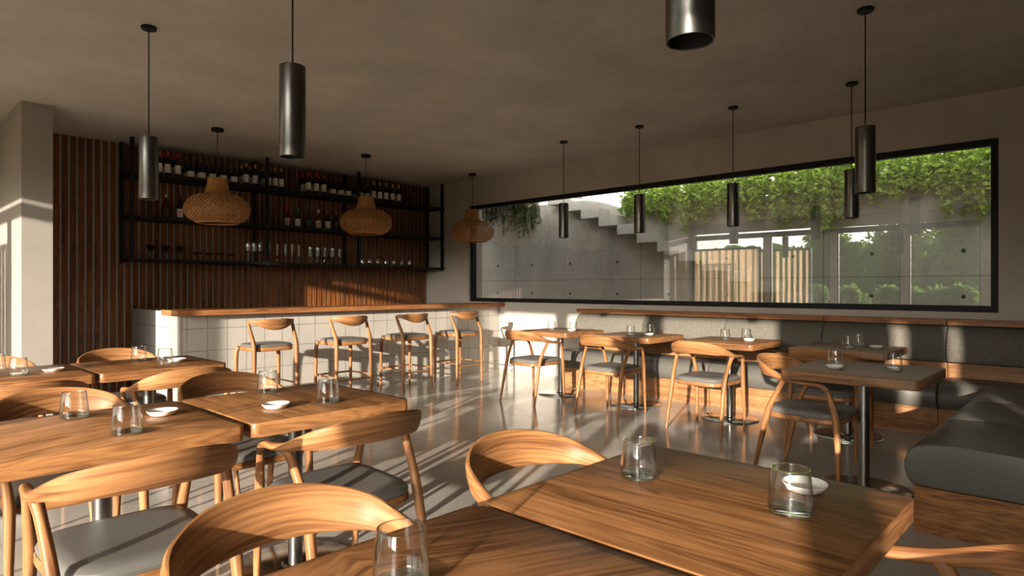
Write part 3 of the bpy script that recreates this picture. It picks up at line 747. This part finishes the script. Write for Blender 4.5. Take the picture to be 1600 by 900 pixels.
rowof('squat', 'blackcap', [2.96, 3.09, 3.22, 3.355, 3.49], [2.955, 3.085, 3.22, 3.36, 3.50], 'squat dark bottle with black cap, front row over the left wicker lamp', 'squat dark bottle with black cap, back row over the left wicker lamp', 'squat bottles over the left wicker lamp')
rowof('wine', 'yellow', [3.65, 3.77, 3.955, 4.045, 4.135], [3.66, 3.78, 3.95, 4.04, 4.14], 'dark bottle with yellow foil cap, front row around the second shelf post', 'dark bottle with yellow foil cap, back row around the second shelf post', 'yellow capped bottles around the second post')
rowof('wine', 'red', [4.54, 4.66, 4.78], [4.55, 4.67, 4.80], 'dark bottle with red foil cap, front row in the middle of the top shelf', 'dark bottle with red foil cap, back row in the middle of the top shelf', 'red capped bottles in the middle of the top shelf')
rowof('squat', 'blackcap', [4.925, 5.06, 5.185, 5.385, 5.50], [4.95, 5.09, 5.20, 5.40], 'squat dark bottle with black cap, front row around the third shelf post', 'squat dark bottle with black cap, back row around the third shelf post', 'squat bottles around the third post')
rowof('wine', 'yellow', [5.63, 5.745, 5.86, 5.985, 6.105], [5.64, 5.765, 5.88, 6.00, 6.13], 'dark bottle with yellow foil cap, front row over the middle wicker lamp', 'dark bottle with yellow foil cap, back row over the middle wicker lamp', 'yellow capped bottles over the middle wicker lamp')
for x, kind, cap, lab, gl, mk, lb in [
        (2.69, 'decanter', 'whitecap', None, 'amber', None, 'dark decanter with a pale stopper on the middle shelf at left'),
        (2.85, 'spirit', 'blackcap', 'paper', 'bottle', 'stamp', 'dark bottle with a round red and white label on the middle shelf'),
        (2.985, 'spirit', 'whitecap', 'paper', 'amber', None, 'bottle with a white neck half behind the left wicker lamp'),
        (4.24, 'spirit', 'red', 'pink_paper', 'amber', None, 'bottle with a pale pink label and thin red neck on the middle shelf'),
        (4.40, 'spirit', 'greencap', 'paper', 'greenglass', None, 'green glass bottle with a bright green cap on the middle shelf'),
        (4.57, 'spirit', 'blackcap', 'dark_paper', 'bottle', None, 'black bottle with a dark label on the middle shelf'),
        (4.72, 'spirit', 'whitecap', 'paper', 'amber', 'stamp', 'bottle with a white cap and a red print on its label'),
        (4.87, 'spirit', 'red', 'paper', 'bottle', None, 'slim dark bottle with a narrow white label on the middle shelf'),
        (5.01, 'spirit', 'orangecap', 'dark_paper', 'bottle', None, 'black bottle with an orange cap beside the middle wicker lamp')]:
    bottle('bottle', lb, 'bottle', x, 8.33, ZM, kind, cap, 'single bottles on the middle shelf', lab or 'paper', gl, mk)

# ------------------------------------------------------------------ bar glassware
def glassware(name, label, cat, prof, spots, grp, parts=None):
    first = None
    for x, y in spots:
        if first is None:
            first = thing(name, label, cat, (x, y, ZB + 0.0005), 0, grp)
            bowl, stem = prof
            obj('bowl', lth(bowl, 24), 'bar_glass', first)
            if stem: obj('stem', lth(stem, 16), 'bar_glass', first)
        else: dup(first, (x, y, ZB + 0.0005), 0, label)
def stemp(h, r=0.004, foot=0.034): return [(0, 0), (foot, 0.0), (foot, 0.002), (0.008, 0.006), (r, 0.014), (r, h - 0.004), (r * 1.6, h), (0, h)]
F_, K_ = 8.30, 8.43
def two(xs): return [(x, F_ if i % 2 == 0 else K_) for i, x in enumerate(xs)]
glassware('martini_glass', 'wide cone shaped cocktail glass at the left end of the lowest shelf', 'glass', ([(0, 0.095), (0.05, 0.168), (0.049, 0.169), (0, 0.098)], stemp(0.095)), two([2.50, 2.56, 2.665, 2.725, 2.83, 2.89]), 'cone cocktail glasses')
glassware('coupe_glass', 'shallow wide coupe glass on the lowest shelf under the left wicker lamp', 'glass', ([(0, 0.07), (0.04, 0.08), (0.060, 0.105), (0.0595, 0.108), (0.038, 0.084), (0, 0.074)], stemp(0.07)), [(3.05, 8.33), (3.19, 8.33), (3.33, 8.33), (3.47, 8.33)], 'coupe glasses')
glassware('wine_glass', 'tall stemmed wine glass left of the second post on the lowest shelf', 'glass', ([(0, 0.125), (0.024, 0.145), (0.033, 0.18), (0.026, 0.262), (0.0252, 0.262), (0.032, 0.18), (0.023, 0.148), (0, 0.129)], stemp(0.125)), two([3.68, 3.72, 3.76, 3.80, 3.84]) + [(3.955, F_)], 'stemmed wine glasses')
glassware('champagne_flute', 'slender tapering flute right of the second post on the lowest shelf', 'glass', ([(0, 0.055), (0.010, 0.08), (0.025, 0.262), (0.0243, 0.262), (0.0092, 0.084), (0, 0.06)], stemp(0.055, 0.005, 0.03)), [(4.08, F_), (4.14, K_), (4.20, F_), (4.30, F_), (4.40, F_)], 'flutes')
glassware('goblet', 'straight sided stemmed glass in the middle of the lowest shelf', 'glass', ([(0, 0.105), (0.026, 0.109), (0.0295, 0.125), (0.0295, 0.235), (0.0288, 0.235), (0.0288, 0.126), (0.025, 0.113), (0, 0.109)], stemp(0.105)), two([4.57, 4.63, 4.69, 4.75, 4.81, 4.87, 4.93, 4.99, 5.05, 5.11]), 'straight stemmed glasses')
glassware('tumbler_glass', 'small round stemless glass at the right of the lowest shelf', 'glass', ([(0, 0), (0.024, 0.0), (0.038, 0.02), (0.042, 0.05), (0.034, 0.108), (0.0333, 0.108), (0.0412, 0.05), (0.037, 0.022), (0.023, 0.008), (0, 0.008)], None), [(x, 8.33) for x in (5.46, 5.59, 5.74, 5.89, 6.05, 6.20, 6.35)], 'stemless glasses')

# ------------------------------------------------------------------ light well outside the window
XS, XO = 8.60, 8.90
bm = bmesh.new()
prof = [(-3.0, 0.0), (10.5, 0.0), (10.5, 3.9), (7.55, 3.9), (7.55, 2.93), (7.12, 2.88), (6.46, 2.74), (5.98, 2.57), (5.75, 2.54), (-3.0, 2.54)]
prism(bm, prof, 'x', XO, XO + 0.3)
struct('wall_outside', bm, 'outwall')
# form-tie holes set into the wall face
bm = bmesh.new()
for y in (8.82, 7.92, 7.01, 6.01, 5.05, 4.1, 3.15, 2.2, 1.25):
    for z in (0.55, 1.15, 1.68):
        lathe(bm, [(0.0, 0.0), (0.02, 0.0), (0.024, 0.004), (0.024, 0.012)], 14, loc=(0, 0, 0))
        for v in bm.verts[-43:]: pass
        vs = bm.verts[:][-(1 + 14 * 3):]
        for v in vs: v.co = Vector((XO - 0.003 + v.co.z * 0.2, y + v.co.x, z + v.co.y))
tie = obj('tie_holes', bm, 'inner'); tie['kind'] = 'structure'
struct('ground_outside', bx(XW + 0.3, 14, -6, 12, -0.3, 0.35), 'terrace')
# soffit slab that shades the far end of the well
struct('canopy_slab_outside', bx(XW + 0.3, XO + 1.2, 7.65, 10.5, 3.0, 3.2), 'pillar')
struct('end_wall_outside', bx(XW + 0.3, XO + 0.3, 10.2, 10.5, 0.3, 3.0), 'outwall')
bm = bmesh.new(); run, rise = 0.366, 0.1535
for i in range(17):
    y1 = 6.91 - run * (i - 1) if i else 7.28
    z0 = 2.575 - rise * (i - 1) if i else 2.72
    if z0 + rise < 0.36: break
    box(bm, XS, XO - 0.003, y1 - run, y1, max(z0, 0.351), z0 + rise)
tag(obj('concrete_staircase', bm, 'step', None, False), 'pale concrete steps climbing the wall outside the window', 'stairs')

# ------------------------------------------------------------------ plants
def leafblob(V, F, p, d, s, w):
    """one pointed leaf of two folded quads from p along d."""
    d = d.normalized(); side = d.cross(Vector((0, 0, 1)))
    if side.length < 1e-3: side = Vector((1, 0, 0))
    side.normalize(); side = (Matrix.Rotation(random.uniform(-1.2, 1.2), 3, d) @ side)
    up = side.cross(d) * (0.25 * s * w)
    b = len(V)
    m = p + d * (s * 0.45)
    V += [tuple(p), tuple(m + side * (s * w)), tuple(p + d * s), tuple(m - side * (s * w)), tuple(m - up)]
    F += [(b, b + 4, b + 2, b + 1), (b, b + 3, b + 2, b + 4)]

def make_vine(label, y, zb, width, mat, xw=8.86, top=2.56, n=26, grp='hanging vines outside the window', leaf=0.05, bush=34):
    t = thing('hanging_vine', label, 'plant', (xw, y, top), 0, grp)
    V, F = [], []
    SV = bmesh.new()
    for k in range(n):
        yy = random.gauss(0, width * 0.30); yy = max(-width, min(width, yy))
        drop = (top - zb) * max(0.18, (1 - (abs(yy) / width) ** 1.2) * random.uniform(0.5, 1.05))
        x0 = random.uniform(-0.22, 0.02); p = Vector((x0 + 0.14, yy, random.uniform(0.0, 0.06)))
        path = [p]
        out = Vector((-random.uniform(0.05, 0.20), random.uniform(-0.08, 0.08), random.uniform(0.03, 0.14)))
        p = p + out; path.append(p)
        m = max(3, int(drop / 0.07))
        for i in range(m):
            p = p + Vector((random.uniform(-0.012, 0.008), random.uniform(-0.022, 0.022), -(drop + 0.1) / m)); path.append(p)
        sweep(SV, [(*q, 0.0025, 0.0025) for q in path], 1, 4)
        for a, b in zip(path, path[1:]):
            for q in range(5):
                u = random.random(); c = a.lerp(b, u)
                d = Vector((random.uniform(-1, 0.4), random.uniform(-1, 1), random.uniform(-0.9, 0.35)))
                leafblob(V, F, c, d, leaf * random.uniform(0.6, 1.25), random.uniform(0.26, 0.40))
        if bush > 20 and random.random() < 0.25: continue
        for q in range(bush):      # bushy top above the wall edge
            c = Vector((random.uniform(-0.15, 0.25), yy + random.uniform(-0.08, 0.08), random.uniform(-0.02, 0.42)))
            d = Vector((random.uniform(-1, 0.6), random.uniform(-1, 1), random.uniform(-0.3, 1.0)))
            leafblob(V, F, c, d, leaf * random.uniform(0.8, 1.7), random.uniform(0.12, 0.30))
    obj('foliage', (V, F), mat, t, False)
    obj('stem', SV, 'bark', t)
    return t
vines = [(5.62, 2.40, 0.20, 'sparse'), (5.32, 2.36, 0.20, 'short'), (5.02, 2.25, 0.18, ''), (4.64, 2.13, 0.15, ''), (4.38, 2.22, 0.14, ''), (4.08, 2.38, 0.18, ''), (3.82, 2.33, 0.14, ''), (3.56, 2.13, 0.16, ''), (3.24, 1.96, 0.11, ''),
         (2.98, 2.12, 0.14, ''), (2.70, 1.99, 0.16, ''), (2.44, 2.06, 0.14, ''), (2.18, 2.30, 0.14, ''), (1.90, 2.24, 0.17, ''), (1.62, 2.36, 0.13, ''), (1.36, 2.12, 0.14, ''), (1.12, 1.99, 0.15, ''), (0.86, 2.04, 0.16, '')]
vl = ['sparse green vine on the wall top, first beside the bright sky', 'short green vine just right of the sky gap, behind a dark pendant', 'green vine hanging at the right edge of the pendant before the sky', 'longer green vine pair left tip, over the upper steps',
      'longer green vine pair right tip, over the upper steps', 'short green fringe left of the pendant before the vines', 'green vine hanging directly behind the pendant before the vines', 'full green vine just right of the pendant before the vines',
      'longest narrow green vine, reaching down to the mirrored blind', 'green vine filling in right of the longest narrow one', 'broad long green vine left of the two overlapping pendants', 'green vine hanging behind the two overlapping pendants',
      'short green fringe just right of the larger overlapping pendant', 'green vine with bare wall below it, third from the window corner group', 'short green fringe left of the big vine mass in the window corner', 'left part of the big vine mass in the upper right window corner',
      'middle of the big vine mass, its tips lowest in the upper right corner', 'green vine touching the right window frame']
for (y, zb, w, _), lb in zip(vines, vl): make_vine(lb, y, zb, w, 'vine', n=24, leaf=0.08)
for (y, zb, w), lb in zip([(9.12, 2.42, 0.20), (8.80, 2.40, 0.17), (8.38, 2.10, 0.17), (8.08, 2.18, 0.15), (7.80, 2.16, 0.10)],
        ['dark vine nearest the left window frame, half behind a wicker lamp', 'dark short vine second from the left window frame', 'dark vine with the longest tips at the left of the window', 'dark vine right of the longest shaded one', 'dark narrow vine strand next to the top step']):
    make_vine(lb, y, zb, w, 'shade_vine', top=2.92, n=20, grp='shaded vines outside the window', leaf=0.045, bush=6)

# garden beyond the glazed side (seen mirrored in the window pane)
struct('terrace_ground', bx(-40, XL - 0.3, -25, 25, -0.4, -0.02), 'terrace')
def make_tree(x, y, h, w, name='garden_tree', label='leafy green tree mirrored in the right half of the window pane', cat='tree', grp='garden trees mirrored in the pane'):
    t = thing(name, label, cat, (x, y, -0.02), random.random() * 6, grp)
    obj('trunk', tube([(0, 0, 0), (0.05, 0.03, h * 0.3), (0, 0.08, h * 0.6), (0.05, 0.0, h * 0.85)], [0.09, 0.07, 0.05, 0.02], 3, 8), 'bark', t)
    V, F = [], []
    lobes = [(Vector((random.uniform(-w, w) * 0.6, random.uniform(-w, w) * 0.75, random.uniform(0.12, 0.88) * h)), random.uniform(0.35, 0.6) * w) for _ in range(22)]
    for c, r in lobes:
        for k in range(300):
            d = Vector((random.gauss(0, 1), random.gauss(0, 1), random.gauss(0, 1))).normalized()
            p = c + d * (r * random.uniform(0.55, 1.05)); p.z = max(p.z, 0.05)
            leafblob(V, F, p, d + Vector((random.uniform(-.8, .8), random.uniform(-.8, .8), random.uniform(-.9, .3))), random.uniform(0.12, 0.22) * (0.6 + 0.5 * w), 0.3)
    obj('foliage', (V, F), 'tree', t, False)
for x, y, h, w in [(-19.6, 4.9, 4.7, 1.15), (-23.0, 5.6, 5.4, 1.3), (-19.8, 7.6, 4.5, 1.15), (-23.2, 8.6, 4.4, 1.3), (-19.7, 10.3, 4.9, 1.15), (-23.0, 11.7, 5.2, 1.3)]:
    make_tree(x, y, h, w)
for y in (3.5, 4.9, 6.3, 7.7, 9.1): make_tree(-9.2, y, 1.25, 0.55, 'garden_shrub', 'low leafy shrub mirrored at the foot of the trees in the pane', 'shrub', 'garden shrubs mirrored in the pane')
def make_blocking_hedge():  # added belt far outside, keeps low sky light out of the room
    bm = bmesh.new(); ny, nz = 150, 9; rows = []
    prof = [(0.9, 0.0), (1.0, 0.8), (1.05, 1.8), (1.0, 2.8), (0.85, 3.5), (0.4, 4.0), (-0.3, 4.0), (-0.9, 3.0), (-1.0, 0.0)]
    for i in range(ny + 1):
        y = -32 + 60 * i / ny
        rows.append([bm.verts.new((px + 0.35 * math.sin(i * 1.7 + k) + random.uniform(-0.2, 0.2), y, (pz + (0.28 * math.sin(i * 0.9 + k * 2) + random.uniform(-0.2, 0.2) if k not in (0, 8) else 0)))) for k, (px, pz) in enumerate(prof)])
    for A, B in zip(rows, rows[1:]):
        for k in range(8): bm.faces.new((A[k], A[k + 1], B[k + 1], B[k]))
    t = thing('garden_hedge', 'long dark green hedge far behind the trees mirrored in the window pane', 'hedge', (-31, 0, -0.02))
    obj('hedge_body', bm, 'tree', t)
    V, F = [], []
    for k in range(5000):
        p = Vector((random.uniform(0.8, 1.35), random.uniform(-6, 24), random.uniform(0.1, 4.0)))
        leafblob(V, F, p, Vector((random.uniform(0, 1), random.uniform(-1, 1), random.uniform(-0.6, 0.8))), random.uniform(0.2, 0.35), 0.3)
    obj('foliage', (V, F), 'tree', t, False)
make_blocking_hedge()
def make_blind(label, x, y0, y1, h, n, cover=0.55, zb=-0.02):
    t = thing('vertical_blind', label, 'blind', (x, 0, 0), 0, 'beige vertical blinds mirrored in the pane')
    obj('headrail', bx(-0.03, 0.03, y0, y1, h, h + 0.05), 'black', t, False)
    obj('post', bx(-0.02, 0.02, y0 - 0.04, y0, zb, h + 0.05), 'black', t, False); obj('post', bx(-0.02, 0.02, y1, y1 + 0.04, zb, h + 0.05), 'black', t, False)
    V, F = [], []
    pitch = (y1 - y0) / n
    for k in range(n):
        y = y0 + pitch * (k + random.uniform(0.42, 0.58)); wv = pitch * random.uniform(cover - 0.2, min(cover + 0.15, 0.97))
        b = len(V)
        for z in (0.04, h):
            for i in range(7):
                u = i / 6; V.append((0.03 * math.sin(u * PI * 2), y + wv * (u - 0.5), z))
            for i in range(6, -1, -1):
                u = i / 6; V.append((0.03 * math.sin(u * PI * 2) - 0.004, y + wv * (u - 0.5), z))
        for i in range(14):
            j = (i + 1) % 14; F.append((b + i, b + j, b + 14 + j, b + 14 + i))
        F.append(tuple(range(b, b + 14))); F.append(tuple(range(b + 27, b + 13, -1)))
    obj('fabric_strips', (V, F), 'blind', t, True)
make_blind('left group of pale beige blind strips mirrored in the pane, beside the lowest steps', XL + 0.12, 6.68, 8.50, 2.27, 10, 0.85, 0.0)
make_blind('right group of pale beige blind strips mirrored in the pane, next to the mirrored trees', -5.0, 6.30, 7.80, 2.34, 9)

# ------------------------------------------------------------------ light
S = bpy.data.lights.new('sun', 'SUN'); S.energy = 13.0; S.angle = math.radians(0.6); S.color = (1.0, 0.89, 0.76)
so = bpy.data.objects.new('sun', S); C.objects.link(so)
so.rotation_euler = Vector((1.0, 0.39, -0.18)).to_track_quat('-Z', 'Y').to_euler()
so.location = (-8, -3, 6)
w = bpy.data.worlds.new('sky'); bpy.context.scene.world = w; w.use_nodes = True
nt = w.node_tree; nt.nodes.clear()
out = nt.nodes.new('ShaderNodeOutputWorld'); bg = nt.nodes.new('ShaderNodeBackground')
sky = nt.nodes.new('ShaderNodeTexSky'); sky.sky_type = 'NISHITA'; sky.sun_disc = False
sky.sun_elevation = math.radians(14); sky.sun_rotation = math.atan2(-0.93, -0.36); sky.dust_density = 2.0; sky.air_density = 1.0
hs = nt.nodes.new('ShaderNodeHueSaturation'); hs.inputs['Saturation'].default_value = 0.12
tint = nt.nodes.new('ShaderNodeMix'); tint.data_type = 'RGBA'; tint.blend_type = 'MULTIPLY'; tint.inputs['Factor'].default_value = 1.0; tint.inputs['B'].default_value = (1.0, 0.965, 0.90, 1)
nt.links.new(sky.outputs[0], hs.inputs['Color']); nt.links.new(hs.outputs[0], tint.inputs['A']); nt.links.new(tint.outputs['Result'], bg.inputs['Color'])
bg.inputs['Strength'].default_value = 0.60
nt.links.new(bg.outputs[0], out.inputs[0])

# ------------------------------------------------------------------ camera
cam = bpy.data.cameras.new('camera'); co = bpy.data.objects.new('camera', cam); C.objects.link(co)
co.location = (0, 0, 1.254)
cam.sensor_width = 36.0; cam.lens = 990.0 / 1600 * 36
cam.clip_start = 0.02
TH = 0.8121
co.rotation_euler = (PI / 2, 0, -TH)      # forward = (sin TH, cos TH)
cam.shift_y = -0.5 / 1600
sc = bpy.context.scene; sc.camera = co
sc.view_settings.view_transform = 'Standard'; sc.view_settings.look = 'None'; sc.view_settings.gamma = 1.0
sc.view_settings.use_curve_mapping = False
sc.view_settings.exposure = 0.0
sc.cycles.max_bounces = 10; sc.cycles.diffuse_bounces = 5; sc.cycles.transparent_max_bounces = 24
sc.cycles.caustics_reflective = False; sc.cycles.caustics_refractive = False
sc.cycles.sample_clamp_indirect = 6.0
